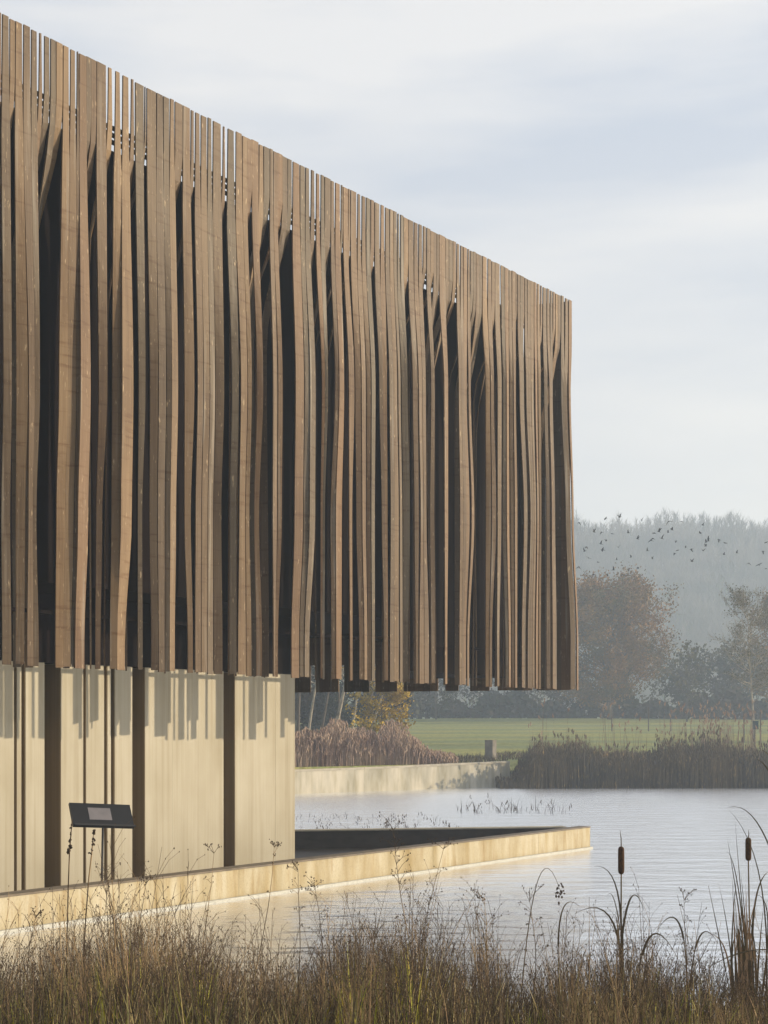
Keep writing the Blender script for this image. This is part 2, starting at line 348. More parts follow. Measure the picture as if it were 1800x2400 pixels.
for (a, b, bd) in segs:
    if bd:
        f0 = 0
        for (tone, share) in tones[bi]:
            f1 = f0 + share; ra, rb = a + (b - a) * f0, a + (b - a) * f1; n = max(1, round((rb - ra) / .15)); rc = (ra + rb) / 2
            panel = [(ZR, ra, rb, 0, 0)]
            for row, (l, r) in zip((910, 1210, 1510), bd[1:]):
                Zc = P2(rc, C_SLAT).y; z = zrow(rc, row)
                if z > ZR - .25: continue
                wt = (r - l) * share * Zc / F; al = math.radians(TD[tone] * {910: .8, 1210: 1, 1510: .95}[row] + R.uniform(-2, 2))
                wb = min(.30 * n, max(.05, wt / (.74 * math.cos(al) + .88 * math.sin(al)))) * 1.02
                mid = off_for(rc, l + (r - l) * (f0 + f1) / 2); hx, hy = wb * math.cos(al) / 2, wb * math.sin(al) / 2
                panel.append((z, rc - hx, rc + hx, mid - hy, mid + hy))
            for k in range(n):
                q0, q1 = k / n, (k + 1) / n; j = R.uniform(-.004, .004)
                kl = [(p[0], p[1] + (p[2] - p[1]) * q0, p[3] + (p[4] - p[3]) * q0 + (j if i else 0)) for i, p in enumerate(panel)]
                kr = [(p[0], p[1] + (p[2] - p[1]) * q1, p[3] + (p[4] - p[3]) * q1 + (j if i else 0)) for i, p in enumerate(panel)]
                g_ = rgap(); put_slat(slat(kl, kr, ZT + R.uniform(-.012, .012), ZB + R.uniform(-.012, .02), g_, g_))
            f0 = f1
        bi += 1
    else:
        n = max(1, round((b - a) / .115)); base_in = R.uniform(.44, .62)
        for k in range(n):
            e0, e1 = a + (b - a) * k / n, a + (b - a) * (k + 1) / n; m_ = (e0 + e1) / 2; w_ = e1 - e0
            ramp = R.uniform(1.2, 3.0); al = math.radians(R.uniform(44, 52) if k % 2 else R.uniform(-46, -40)); d1 = -base_in * R.uniform(.75, 1.2); bot = d1 + R.uniform(-.08, .1)
            hx, hy = w_ * math.cos(al) / 2, w_ * math.sin(al) / 2
            kl = [(ZR, e0, 0), (ZR - ramp, m_ - hx, d1 - hy), (ZB + .2, m_ - hx, bot - hy)]
            kr = [(ZR, e1, 0), (ZR - ramp, m_ + hx, d1 + hy), (ZB + .2, m_ + hx, bot + hy)]
            g_ = rgap(); put_slat(slat(kl, kr, ZT + R.uniform(-.012, .012), ZB + R.uniform(.0, .03), g_, g_))
# hidden return side: from the corner back to the left
Q = P2(CORNER, C_SLAT); B = Vector((-0.938, 0.347)); BN = Vector((0.347, 0.938))
def PB(s, c, z): v = Q + B * s + BN * c; return Vector((v.x, v.y, z))
def xs_back(x):
    rx = (x - 900) / F; return (rx * Q.y - Q.x) / (B.x - rx * B.y)
notches = [(729, 740), (793, 807), (865, 879), (931, 946), (1026, 1043), (1075, 1101), (1147, 1166), (1248, 1258)]
cuts = sorted([(xs_back(b), xs_back(a)) for a, b in notches])
s = 0.04; k = 0
while s < 13:
    if k < len(cuts) and s >= cuts[k][0] - 1e-6:
        s1 = cuts[k][1]; zb = 4.15; k += 1
    else:
        s1 = s + R.uniform(.17, .22); zb = ZB + R.uniform(0, .01)
        if k < len(cuts) and s1 > cuts[k][0] - .06: s1 = cuts[k][0]
    o = R.uniform(0.0, .05); g0 = R.choice([0, .005, .01, .02])
    put_slat(slat([(ZR, s, 0), (8, s, o), (4, s, o)], [(ZR, s1, 0), (8, s1, o), (4, s1, o)], ZT, zb, g0, g0, c=0.0, fn=PB))
    s = s1
# dark upper storey behind the slats
def cut(c, cb):                                # crossing of facade line c and back line cb
    # P2(s,c) = Q + B*t + BN*cb
    import mathutils
    A = mathutils.Matrix(((U.x, -B.x), (U.y, -B.y)))
    rhs = Q + BN * cb - NN * c
    r = A.inverted() @ rhs; return P2(r[0], c)
tip = cut(C_SLAT - .85, -.5)
far_l = P2(x2s(-150, C_SLAT), C_SLAT - .85); bl = Q + B * 13 + BN * -.5
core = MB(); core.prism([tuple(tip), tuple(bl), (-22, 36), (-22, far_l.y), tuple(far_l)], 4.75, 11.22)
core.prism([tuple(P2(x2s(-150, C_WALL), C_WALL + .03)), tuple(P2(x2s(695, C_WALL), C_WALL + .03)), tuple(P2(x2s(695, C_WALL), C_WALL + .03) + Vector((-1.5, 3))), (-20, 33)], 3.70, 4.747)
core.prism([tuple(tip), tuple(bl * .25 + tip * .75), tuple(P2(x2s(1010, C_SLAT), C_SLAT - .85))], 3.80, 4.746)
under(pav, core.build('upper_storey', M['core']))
rs0, rs1 = x2s(-150, C_SLAT), CORNER - .12
for z in (11.10, 11.00, 10.90):
    r = MB(); r.prism([tuple(P2(rs0, C_SLAT - .045)), tuple(P2(rs0, C_SLAT - .10)), tuple(P2(rs1, C_SLAT - .10)), tuple(P2(rs1, C_SLAT - .045))][::-1], z, z + .045)
    under(pav, r.build('rail', M['steel']))
for (c_, z) in ((C_SLAT - .50, 4.28),):
    r = MB(); r.prism([tuple(P2(rs0, c_)), tuple(P2(rs0, c_ - .05)), tuple(P2(rs1 - .9, c_ - .05)), tuple(P2(rs1 - .9, c_))][::-1], z, z + .05)
    under(pav, r.build('rail', M['core']))
# ground floor: board panels with deep reveals
def wall_piece(x0, x1, depth, name, m, c=C_WALL, z0=0.1, z1=4.75):
    a, b = x2s(x0, c), x2s(x1, c)
    w_ = MB(); w_.prism([tuple(P2(a, c)), tuple(P2(a, c - depth)), tuple(P2(b, c - depth)), tuple(P2(b, c))][::-1], z0, z1)
    return under(pav, w_.build(name, m))
pcs = [(-150, 33), (40, 50), (60, 104), (143, 195), (202, 244), (252, 260), (269, 310), (340, 524), (551, 691)]
for a, b in pcs:
    # each stretch of wall in boards about 0.6 m wide with fine recessed joints
    n = max(1, round((x2s(b, C_WALL) - x2s(a, C_WALL)) / 0.62))
    sa, sb = x2s(a, C_WALL), x2s(b, C_WALL)
    for k in range(n):
        e0 = sa + (sb - sa) * k / n; e1 = sa + (sb - sa) * (k + 1) / n - (0.002 if k < n - 1 else 0)
        cc = C_WALL + R.uniform(-.001, .001)
        w_ = MB(); w_.prism([tuple(P2(e0, cc)), tuple(P2(e0, cc - .5)), tuple(P2(e1, cc - .5)), tuple(P2(e1, cc))][::-1], 0.1, 3.70)
        under(pav, w_.build('wall_panel', M['panel']))
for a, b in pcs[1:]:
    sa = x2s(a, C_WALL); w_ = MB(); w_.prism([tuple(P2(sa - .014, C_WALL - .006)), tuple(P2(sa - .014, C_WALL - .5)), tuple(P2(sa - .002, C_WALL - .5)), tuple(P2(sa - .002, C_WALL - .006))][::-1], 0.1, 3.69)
    under(pav, w_.build('reveal', M['panel_side']))  # thin plates added to give the jambs their painted shade
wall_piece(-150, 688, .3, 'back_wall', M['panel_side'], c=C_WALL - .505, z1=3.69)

# ------------------------------------------------------------------ basin walls round the terrace
st = x2s(1383, C_PAR); s_l = x2s(-160, C_PAR)
T = P2(st, C_PAR)
bas = empty('terrace_wall', (T.x, T.y, 0)); tag(bas, 'low ochre concrete wall running to a pointed tip in the lake below the pavilion', 'wall')
bk_l = Vector(((691 - 900) / F * 32.35, 32.35)); Bd = (bk_l - T).normalized(); Bn = Vector((Bd.y, -Bd.x))
if Bn.y > 0: Bn = -Bn                          # towards the camera
def strip(p0, p1, n_, th, z0, z1): return [tuple(p0), tuple(p1), tuple(p1 - n_ * th), tuple(p0 - n_ * th)]
ln = 0; k = 0; s = s_l
bounds = [s_l, x2s(560, C_PAR), x2s(1015, C_PAR), x2s(1262, C_PAR), st]
for s0, s1 in zip(bounds, bounds[1:]):
    w_ = MB(); w_.prism(strip(P2(s0 + .003, C_PAR), P2(s1 - .003 if s1 < st else s1, C_PAR), NN, .28, 0, 0), -1.1, .47)
    under(bas, w_.build('wall_section', M['conc']))
w_ = MB(); w_.prism(strip(P2(s_l, C_PAR + .012), P2(st + .01, C_PAR + .012), NN, .30, 0, 0), .473, .50)
under(bas, w_.build('coping', M['cope']))
w_ = MB(); w_.prism(strip(P2(s_l, C_PAR + .07), P2(st, C_PAR + .07), NN, .068, 0, 0), -.3, .045)
under(bas, w_.build('waterline_ledge', M['ledge']))
# rear arm
TI = T - NN * .28 - U * .25
w_ = MB(); pA = T + Bd * .55 - Bn * .02; pB = T + Bd * 16
w_.prism([tuple(pB), tuple(pA), tuple(pA - Bn * .28), tuple(pB - Bn * .28)], -1.1, .47)
under(bas, w_.build('wall_section', M['basin']))
w_ = MB(); w_.prism([tuple(pB + Bn * .01), tuple(pA + Bn * .01), tuple(pA - Bn * .29), tuple(pB - Bn * .29)], .473, .50)
under(bas, w_.build('coping', M['wallcope']))
fl = MB(); fl.prism([tuple(P2(s_l, C_PAR - .29)), tuple(P2(st - .8, C_PAR - .29)), tuple(T + Bd * 1.0 + Bn * .02), tuple(T + Bd * 15.9 + Bn * .02), (-14, 28)], -.2, .09)
tag(fl.build('terrace_floor', M['deck']), 'dark floor of the sunken terrace behind the concrete wall', kind='structure')

# ------------------------------------------------------------------ lectern sign
lc = px(238, 1912, 21.7)
le = empty('lectern_sign', (lc.x, lc.y, .09)); tag(le, 'black tilted information lectern on a slim post in front of the pale wall', 'sign')
yaw = math.radians(30); rot = Matrix.Rotation(math.radians(4), 3, 'Y') @ Matrix.Rotation(yaw, 3, 'Z') @ Matrix.Rotation(math.radians(50), 3, 'X')
b_ = MB(); b_.box(lc, (.46, .20, .022), rot); under(le, b_.build('panel', M['black']))
b_ = MB(); b_.box(lc + rot @ Vector((0.02, -.185, .03)), (.46, .012, .012), rot); under(le, b_.build('ledge', M['steel']))
b_ = MB(); b_.box(lc + rot @ Vector((-.03, .015, .024)), (.17, .105, .003), rot); under(le, b_.build('printed_plate', M['greyprint']))
b_ = MB(); b_.tube([(lc.x - .02, lc.y + .10, .09), (lc.x + .0, lc.y + .08, 1.0), (lc.x + .02, lc.y + .02, lc.z - .01)], [.018, .018, .018], 8); under(le, b_.build('post', M['steel']))

# ------------------------------------------------------------------ far retaining wall and block
rw = empty('retaining_wall', (5.9, 70, 0)); tag(rw, 'long pale concrete retaining wall at the far edge of the lake', 'wall')
WD = Vector((.768, .640)); WN = Vector((.640, -.768)); W0 = Vector((5.9, 70))
for (a, b, za, zb_) in ((-42, -8.8, .62, .95), (-8.79, -.55, .95, 1.08), (-.54, 0.0, 1.08, 1.09)):
    w_ = MB(); p0, p1 = W0 + WD * a, W0 + WD * b
    w_.prism(strip(p0, p1, WN, .4, 0, 0), -1.2, [za, zb_, zb_, za]); under(rw, w_.build('wall_section', M['wallc']))
    w_ = MB(); w_.prism(strip(p0 + WN * .02, p1 + WN * .02, WN, .45, 0, 0), [q + .003 for q in (za, zb_, zb_, za)], [q + .09 for q in (za, zb_, zb_, za)]); under(rw, w_.build('coping', M['wallcope']))
bp = px(1150, 1779, 73.5); zg = land(bp.x, bp.y)
b_ = MB(); b_.box((0, 0, .46), (.22, .19, .46)); b_.box((0, 0, .935), (.235, .205, .012))
o = b_.build('concrete_block', M['block']); o.location = (bp.x, bp.y, zg - .02); o.rotation_euler = (0, 0, math.radians(-34))
tag(o, 'upright grey concrete block standing on the bank behind the retaining wall', 'bollard')

# ------------------------------------------------------------------ trees
def tree(name, label, cat, base, h, rad, nleaf, leaf, lm, bm, crown_lo=.25, tr=.02, group=None, limbs=16, seed=0, twigs=220, lean=0, shape=1.0):
    r = random.Random(seed); root = empty(name, base); tag(root, label, cat, group)
    tb = MB(); top = Vector((base[0] + lean * h, base[1], base[2] + h * .86)); b0 = Vector(base)
    def sp(k): return b0.lerp(top, k) + Vector((math.sin(k * 4 + seed) * .012 * h, math.cos(k * 3 + seed) * .012 * h, 0))
    tb.tube([sp(k / 7) - Vector((0, 0, .3 if k == 0 else 0)) for k in range(8)], [h * tr * (1 - .85 * k / 7) for k in range(8)], 7)
    ends = []
    for i in range(limbs):
        k = crown_lo + (1 - crown_lo) * (i + r.random()) / limbs
        p = sp(min(k, .98)); a = r.uniform(0, 6.283)
        q = (k - crown_lo) / (1 - crown_lo)
        ext = rad * (math.sin(math.pi * (0.16 + 0.74 * q)) ** .7) * r.uniform(.75, 1.05) * shape
        d = Vector((math.cos(a), math.sin(a), r.uniform(.25, .7) + q * .8)).normalized()
        e = p + d * ext; m_ = p.lerp(e, .5) + Vector((0, 0, -.06 * ext))
        tb.tube([p, m_, e], [h * tr * .4 * (1 - .6 * q), h * tr * .24 * (1 - .5 * q), h * .0012], 4)
        for j in range(5):
            s_ = p.lerp(e, r.uniform(.35, .95)); dd = Vector((r.uniform(-1, 1), r.uniform(-1, 1), r.uniform(-.1, 1.1))).normalized()
            e2 = s_ + dd * ext * r.uniform(.25, .45); tb.tube([s_, e2], [h * .0022, h * .0008], 3); ends.append((s_, e2, ext))
        ends.append((p.lerp(e, .5), e, ext))
    for _ in range(twigs):
        a, b, ext = r.choice(ends); s_ = a.lerp(b, r.random())
        e2 = s_ + Vector((r.gauss(0, 1), r.gauss(0, 1), r.gauss(.6, .8))).normalized() * ext * r.uniform(.12, .28)
        tb.tube([s_, e2], [h * .0012, h * .0005], 3)
    under(root, tb.build('trunk', bm, smooth=True))
    if nleaf:
        lb = MB()
        for _ in range(nleaf):
            a, b, ext = r.choice(ends); p = a.lerp(b, r.uniform(.2, 1.15)) + Vector((r.gauss(0, 1), r.gauss(0, 1), r.gauss(0, .8))) * rad * .06
            n1 = Vector((r.gauss(0, 1), r.gauss(0, 1), r.gauss(0, 1))).normalized(); n2 = n1.orthogonal().normalized() * leaf * r.uniform(.5, 1.2)
            n3 = n1.cross(n2) * r.uniform(.5, .9)
            lb.add([p - n2, p + n3 * .9, p + n2, p - n3], [(0, 1, 2, 3)])
        under(root, lb.build('crown', lm))
    return root
def gp(x, Z): X = (x - 900) / F * Z; return (X, Z, land(X, Z))
tree('beech_tree', 'broad rusty brown autumn tree beside the slatted corner', 'tree', gp(1428, 160), 13.4, 8.6, 52000, .145, M['leaf_rust'], M['bark'], .06, .022, limbs=66, seed=3, twigs=500)
tree('slim_tree', 'small slender nearly bare tree right of the broad rusty tree', 'tree', gp(1612, 150), 8.6, 2.5, 500, .16, M['leaf_olive'], M['bark'], .2, .012, limbs=20, seed=5, twigs=400)
tree('young_tree', 'tall young staked tree with sparse olive crown in the field', 'tree', gp(1763, 95), 10.4, 2.9, 3000, .055, M['leaf_olive'], M['palebark'], .36, .008, limbs=40, seed=8, twigs=1400, lean=-.018)
tree('autumn_tree', 'hazy orange brown tree behind the young staked tree', 'tree', gp(1830, 150), 13.0, 5.0, 4200, .2, M['leaf_rust'], M['bark'], .15, .015, limbs=26, seed=11)
# stakes and bin beside the young tree
yt = gp(1763, 95)
for k, (dx, lb_) in enumerate(((-.55, 'left'), (.5, 'right'))):
    b_ = MB(); b_.tube([(0, 0, -.2), (0, 0, 1.9)], [.045, .04], 6)
    o = b_.build('tree_stake', M['bark']); o.location = (yt[0] + dx, yt[1] - .1, yt[2]); tag(o, 'short dark wooden stake on the %s of the young tree trunk' % lb_, 'stake', 'stakes supporting the young tree')
bx = px(1771, 1700, 92); zz = land(bx.x, bx.y); bn = empty('litter_bin', (bx.x, bx.y, zz)); tag(bn, 'small blue green bin on a post by the young tree', 'bin')
b_ = MB(); b_.box((bx.x, bx.y, bx.z), (.15, .13, .25)); b_.box((bx.x, bx.y, bx.z + .26), (.165, .145, .015)); under(bn, b_.build('container', M['bin']))
b_ = MB(); b_.tube([(bx.x, bx.y + .15, zz - .1), (bx.x, bx.y + .15, bx.z + .2)], [.03, .03], 6); under(bn, b_.build('post', M['steel']))
# thicket behind the field
row = [(935, 172, 7, 4), (985, 180, 9, 4.5), (1022, 160, 8.5, 3.5), (1070, 176, 8, 5), (1125, 182, 9, 5), (1180, 176, 8, 5), (1235, 184, 10, 5.5), (1290, 178, 7, 5), (1335, 170, 6, 4.5),
       (1560, 182, 7.5, 4.5), (1600, 172, 4.2, 3.8), (1650, 178, 6.5, 5), (1690, 186, 8.5, 5), (1725, 174, 6, 4.5), (1775, 182, 8, 5.5), (1830, 178, 9, 6)]
names = ['far left, by the yellow bush', 'left of the notched slats', 'with a straight dark trunk', 'low and rounded', 'broad and pale', 'low between two taller ones', 'tallest under the pavilion corner',
         'left of the broad rusty tree', 'at the left foot of the broad rusty tree', 'right behind the broad rusty tree', 'lowest, under the slender bare tree', 'right of the slender bare tree', 'tall between the slender and young trees',
         'low, left of the young tree', 'behind the young tree', 'at the right edge of the photo']
for i, ((x, Z, h, rd), nm) in enumerate(zip(row, names)):
    tree('thicket_tree', 'hazy grey thicket tree, ' + nm, 'tree', gp(x, Z), h, rd, 1500, .22, M['leaf_dark'] if i % 3 else M['leaf_olive'], M['bark'], .05, .012, 'trees along the far edge of the field', limbs=18, seed=20 + i, twigs=160)
hd = MB(); r = random.Random(99)
for _ in range(16000):
    X = r.uniform(-12, 60); Z = 166 + r.gauss(0, 1.6) + 6 * math.sin(X * .1); hh = r.random() ** .8 * (2.2 + .9 * math.sin(X * .55) + .6 * math.sin(X * 1.7))
    p = Vector((X, Z, land(X, Z) + hh)); n1 = Vector((r.gauss(0, 1), r.gauss(0, 1), r.gauss(0, 1))).normalized(); n2 = n1.orthogonal() * r.uniform(.12, .3); n3 = n1.cross(n2)
    hd.add([p - n2, p + n3, p + n2, p - n3], [(0, 1, 2, 3)])
tag(hd.build('undergrowth', M['leaf_dark']), 'dark low undergrowth along the far edge of the field', 'undergrowth', kind='stuff')
# far wood on the rise
fw = MB(); r = random.Random(5)
for _ in range(4200):
    Z = 322 + 125 * r.random() ** .8; X = r.uniform(-.02, .36) * Z; g0 = land(X, Z); h = r.uniform(13, 17.5) * (1 + .10 * math.sin(X * .13 + Z * .05) + .07 * math.sin(X * .41)) * (1.12 if r.random() < .06 else 1)
    b0 = Vector((X, Z, g0 - 1)); fw.tube([b0, b0 + Vector((r.gauss(0, .2), 0, h * .55)), b0 + Vector((r.gauss(0, .4), 0, h * .98))], [.18, .12, .02], 3)
    for j in range(30):
        zz = h * r.uniform(.30, .92); p = b0 + Vector((0, 0, zz)); a = r.uniform(0, 6.28); l = h * .30 * (1.25 - zz / h) * r.uniform(.5, 1.2)
        e = p + Vector((math.cos(a) * l * .6, math.sin(a) * l * .5, l * 1.0)); s_ = Vector((.09, 0, 0))
        fw.add([p - s_, p + s_, e], [(0, 1, 2)])
tag(fw.build('far_wood', M['twig']), 'misty bare wood covering the far rise', 'wood', kind='stuff')

# grove under the overhang: thin leaning trunks in front of a dark thicket, with a yellow bush
gl = ['leftmost', 'second from the left', 'third from the left', 'fourth from the left', 'fifth from the left', 'sixth from the left', 'seventh from the left', 'rightmost']
for i, (x, ln_) in enumerate(((700, .02), (722, .06), (748, .07), (768, .12), (790, 0.01), (815, .10), (838, .14), (858, .16))):
    b0 = gp(x, 78 + (i % 3) * 2)
    tree('slender_tree', 'thin dark trunked tree behind the russet reeds, ' + gl[i] + ' of the grove', 'tree', b0, 9, 1.8, 60, .08, M['leaf_yellow'], M['palebark'] if i % 2 else M['bark'], .45, .0095 if i % 3 else .014, 'slender trees behind the russet reeds', limbs=9, seed=60 + i, twigs=60, lean=ln_ * 1.6)
tree('yellow_bush', 'golden yellow leaved bush under the slatted overhang', 'bush', gp(897, 76), 3.9, 1.9, 3600, .085, M['leaf_yellow'], M['bark'], .05, .010, limbs=24, seed=77, twigs=150)
for i, (x, h) in enumerate(((690, 6.5), (740, 7), (790, 6.5), (840, 6), (880, 4))):
    tree('dark_shrub', 'dark shrub backing the slender trunks, ' + gl[i] if i < 4 else 'dark shrub behind the yellow bush', 'shrub', gp(x, 100), h, 3.0, 3200, .16, M['leaf_dark'], M['bark'], .02, .012, 'dark shrubs behind the slender trees', limbs=16, seed=90 + i, twigs=60)

# fence posts in the field
for i, (x, lb_) in enumerate(((1434, 'left of three'), (1520, 'middle of three'), (1572, 'right of three'))):
    p0 = gp(x, 118); b_ = MB(); b_.tube([(0, 0, -.2), (0, 0, 1.9)], [.05, .045], 6); o = b_.build('field_post', M['bark']); o.location = p0
    tag(o, 'thin post standing in the green field, ' + lb_, 'post', 'thin posts in the field')

# ------------------------------------------------------------------ reeds
def reed_bed(name, label, cat, count, place, hfun, wid, m, seed, bend=.12, plume=0.0, segs_=4):
    r = random.Random(seed); b_ = MB()
    for _ in range(count):
        x, y, z = place(r); h = hfun(r, x, y); a = r.uniform(0, 6.283); side = Vector((math.cos(a), math.sin(a) * .4, 0)).normalized()
        bx_, by_ = r.gauss(0, bend) * h, r.gauss(0, bend) * h
        pts = [Vector((x + bx_ * (k / segs_) ** 2, y + by_ * (k / segs_) ** 2, z + h * (k / segs_) * (1 - .12 * (k / segs_) ** 2 * abs(bx_) / h * 4))) for k in range(segs_ + 1)]
        b_.blade(pts, wid * r.uniform(.6, 1.4), side)
        if r.random() < plume:
            t_ = pts[-1]
            for j in range(3):
                q = t_ + Vector((r.gauss(0, .03), r.gauss(0, .03), -.05 * j)); b_.octa(q, wid * .9, wid * 2.6)
    return tag(b_.build(name, m), label, cat, kind='stuff')
def pl_red(r):
    x = r.uniform(-9, 3.4) if r.random() < .8 else r.uniform(-4, 2.2); y = shore(x) + r.uniform(.6, 6); return x, y, land(x, y) - .05
reed_bed('russet_reeds', 'thick russet brown reeds growing behind the retaining wall', 'reeds', 15000, pl_red,
    lambda r, x, y: r.uniform(.6, 1.75) * (1 + .14 * math.sin(x * 2.3) + .1 * math.sin(x * 5.1)) * (1 if x < .6 else max(.2, 1 - ((x - .6) / 3.2) ** .8)), .035, M['reed_red'], 31, .14, .3)
def pl_far(r):
    x = 5.9 + 18 * r.random() if r.random() < .93 else 5.2 + r.random() * 2; y = shore(x) - 2.6 + r.random() ** .7 * 5.2; return x, y, -.1
def hf_far(r, x, y):
    e = min(1, max(.35, (x - 5.2) / 2.2)); e *= .86 + .13 * math.sin(x * .9 + .5) + .07 * math.sin(x * 2.9)
    return e * (r.uniform(1.4, 2.25) if r.random() < .90 else r.uniform(2.2, 2.9))
reed_bed('lake_reeds', 'dark bed of tall reeds standing in the lake by the far bank', 'reeds', 26000, pl_far, hf_far, .034, M['reed_far'], 32, .07, .10)
# tall pale stalks over the reed bed
reed_bed('tall_stalks', 'tall sparse straw stalks rising above the far reed bed', 'stalks', 260,
    lambda r: ((lambda x: (x, shore(x) + r.uniform(0, 3), .2))(r.choice([r.gauss(16.2, .9), r.uniform(7, 20), r.uniform(13, 18)]))), lambda r, x, y: r.uniform(2.3, 3.9), .03, M['reed_red'], 33, .05, .6, 5)
def pl_bank(r):
    x = r.uniform(1.5, 22); y = shore(x) + (1 if x < 5.9 else 3) + r.random() * 6; return x, y, land(x, y) - .03
reed_bed('bank_grass', 'rough tawny grass on the far bank', 'grass', 6000, pl_bank, lambda r, x, y: r.uniform(.12, .35), .03, M['reed_far'], 34, .4, 0, 3)
# small bent reeds in open water behind the basin
reed_bed('water_sedge', 'sparse bent sedge poking out of the open lake', 'sedge', 70,
    lambda r: ((lambda x: (x, 49 + r.uniform(-1.5, 1.5), -.02))(r.uniform(2.4, 5.8))), lambda r, x, y: r.uniform(.15, .6), .016, M['seed'], 35, .45, .25, 4)
reed_bed('floating_weed', 'low dark weed tufts on the water behind the terrace wall', 'weed', 260,
    lambda r: ((lambda x: (x, r.uniform(36, 47), -.02))(r.uniform(-2.8, 2.0))), lambda r, x, y: r.uniform(.04, .2), .016, M['seed'], 36, .6, .2, 3)

# ------------------------------------------------------------------ foreground bank
def gz(y): return 0.25 if y < 10 else max(-.05, .25 - .15 * (y - 10))
def edge(x, Z):                                 # soft outline of the mass, as height
    k = (x / Z * F + 900)
    row_ = 2240 + 34 * math.sin(k * .011 + 1) + 24 * math.sin(k * .037) + (30 if k > 1200 else 0) - 20 * math.exp(-((k - 1000) / 140) ** 2) - 30 * math.exp(-((k - 260) / 200) ** 2)
    return EYE + (HZ - row_) * Z / F
def pl_fg(r): y = r.uniform(8.6, 12.3); x = r.uniform(-.285, .285) * y; return x, y, gz(y)
def hfg(lo, hi):
    return lambda r, x, y: max(.3, (edge(x, y) - gz(y)) * (lo + (hi - lo) * r.random() ** .8))
reed_bed('straw_grass', 'dense straw and olive grass along the near bank', 'grass', 8600, pl_fg, hfg(.45, 1.06), .008, M['straw'], 41, .16, 0, 5)
def pl_yg(r):
    c = r.choice([(860, .05), (960, .03), (480, .07), (240, .12), (1240, .03), (1600, .15), (60, .1), (700, .2)]); y = r.uniform(8.8, 11)
    return (c[0] - 900) / F * y + r.gauss(0, c[1]), y, gz(y)
reed_bed('green_blades', 'yellow green blades scattered through the near grass', 'grass', 800, pl_yg, hfg(.45, 1.0), .014, M['ygreen'], 42, .12, 0, 5)
reed_bed('bent_leaves', 'broad bent dry leaves among the near grass', 'leaves', 420, pl_fg, hfg(.6, 1.12), .017, M['catleaf'], 45, .30, 0, 7)
reed_bed('pale_blades', 'single pale straw blades catching the sun in the near grass', 'grass', 900, pl_fg, hfg(.5, 1.1), .011, M['tuft'], 46, .14, 0, 6)
def weeds(name, label, count, seed, hi):
    r = random.Random(seed); st_ = MB(); sd = 0
    for _ in range(count):
        x, y, z = pl_fg(r); h = (edge(x, y) - z) * (r.uniform(.75, 1.12) if r.random() > hi else r.uniform(1.1, 1.45))
        bx_ = r.gauss(0, .11) * h; by_ = r.gauss(0, .08) * h
        f = lambda k: Vector((x + bx_ * k * k, y + by_ * k * k, z + h * k * (1 - .08 * k * abs(bx_) / h * 3)))
        pts = [f(k / 5) for k in range(6)]; st_.tube(pts, [.0032, .003, .0027, .0023, .0018, .001], 3)
        nb = r.randint(3, 7)
        for j in range(nb):
            k = r.uniform(.62, 1.0); p = f(k); l = h * r.uniform(.05, .16); a = r.uniform(0, 6.283)
            e = p + Vector((math.cos(a) * l * .6, math.sin(a) * l * .4, l * r.uniform(.3, 1))); m_ = p.lerp(e, .55) + Vector((0, 0, l * .12))
            st_.tube([p, m_, e], [.0014, .001, .0007], 3)
            if r.random() < .8: st_.octa(e, r.uniform(.002, .0048), r.uniform(.003, .009), mi=1)
            if r.random() < .35: st_.octa(m_, .003, .007, mi=1)
    return tag(st_.build(name, [M['stem'], M['seed']]), label, 'weeds', kind='stuff')
weeds('dry_weeds', 'tangle of thin brown weed stems with dark seed heads on the near bank', 3700, 51, .09)

def bent_leaf(mb, base, ctrl, tip_, wid, n=12):
    ctrl = ctrl * 2 - (base + tip_) * .5
    pts = [base * (1 - k) ** 2 + ctrl * 2 * k * (1 - k) + tip_ * k * k for k in [i / n for i in range(n + 1)]]
    mb.blade(pts, wid, None)
def cattail(label, Z, head_top, head_bot, x_top, x_bot, leaves, spike):
    b0 = px(x_bot, 2480, Z); b0.z = max(.1, b0.z)
    root = empty('cattail', b0); tag(root, label, 'cattail', None)
    h0, h1 = px(x_top, head_bot, Z), px(x_top, head_top, Z)
    s_ = MB(); s_.tube([b0, b0.lerp(h0, .5) + Vector((.004, 0, 0)), h0, h1], [.0075, .006, .005, .004], 8); under(root, s_.build('stem', M['catleaf'], smooth=True))
    hb = MB(); n = 10; ax = h1 - h0; rr = .0195
    prof = [0.0, .12, .55, .85, 1, 1, 1, .97, .85, .5, .15]
    ks = [0, .01, .03, .07, .15, .4, .7, .88, .95, .985, 1]
    hb.tube([h0 + ax * k for k in ks], [rr * p_ + .003 for p_ in prof], 14); under(root, hb.build('seed_head', M['cattail'], smooth=True))
    sp_ = MB(); tp = px(x_top + spike[0], spike[1], Z); sp_.tube([h1, h1.lerp(tp, .5) + Vector((.004, 0, 0)), tp], [.004, .0035, .001], 5); under(root, sp_.build('spike', M['catleaf']))
    for (xa, ya, xc, yc, xt, yt, wd) in leaves:
        l = MB(); bent_leaf(l, px(xa, ya, Z + .03), px(xc, yc, Z - .05), px(xt, yt, Z + R.uniform(-.1, .1)), wd); under(root, l.build('leaf', M['catleaf']))
    return root
cattail('brown cattail with one thick head standing alone on the right', 10.4, 1984, 2050, 1456, 1453,
    [(1453, 2300, 1447, 2090, 1390, 2031, .016), (1453, 2180, 1438, 2105, 1422, 2101, .008), (1455, 2400, 1438, 2165, 1342, 2145, .022), (1457, 2200, 1482, 2100, 1513, 2145, .016),
     (1455, 2260, 1446, 2160, 1437, 2150, .010), (1459, 2420, 1460, 2250, 1461, 2120, .014), (1457, 2420, 1452, 2260, 1450, 2130, .012)], (-3, 1945))
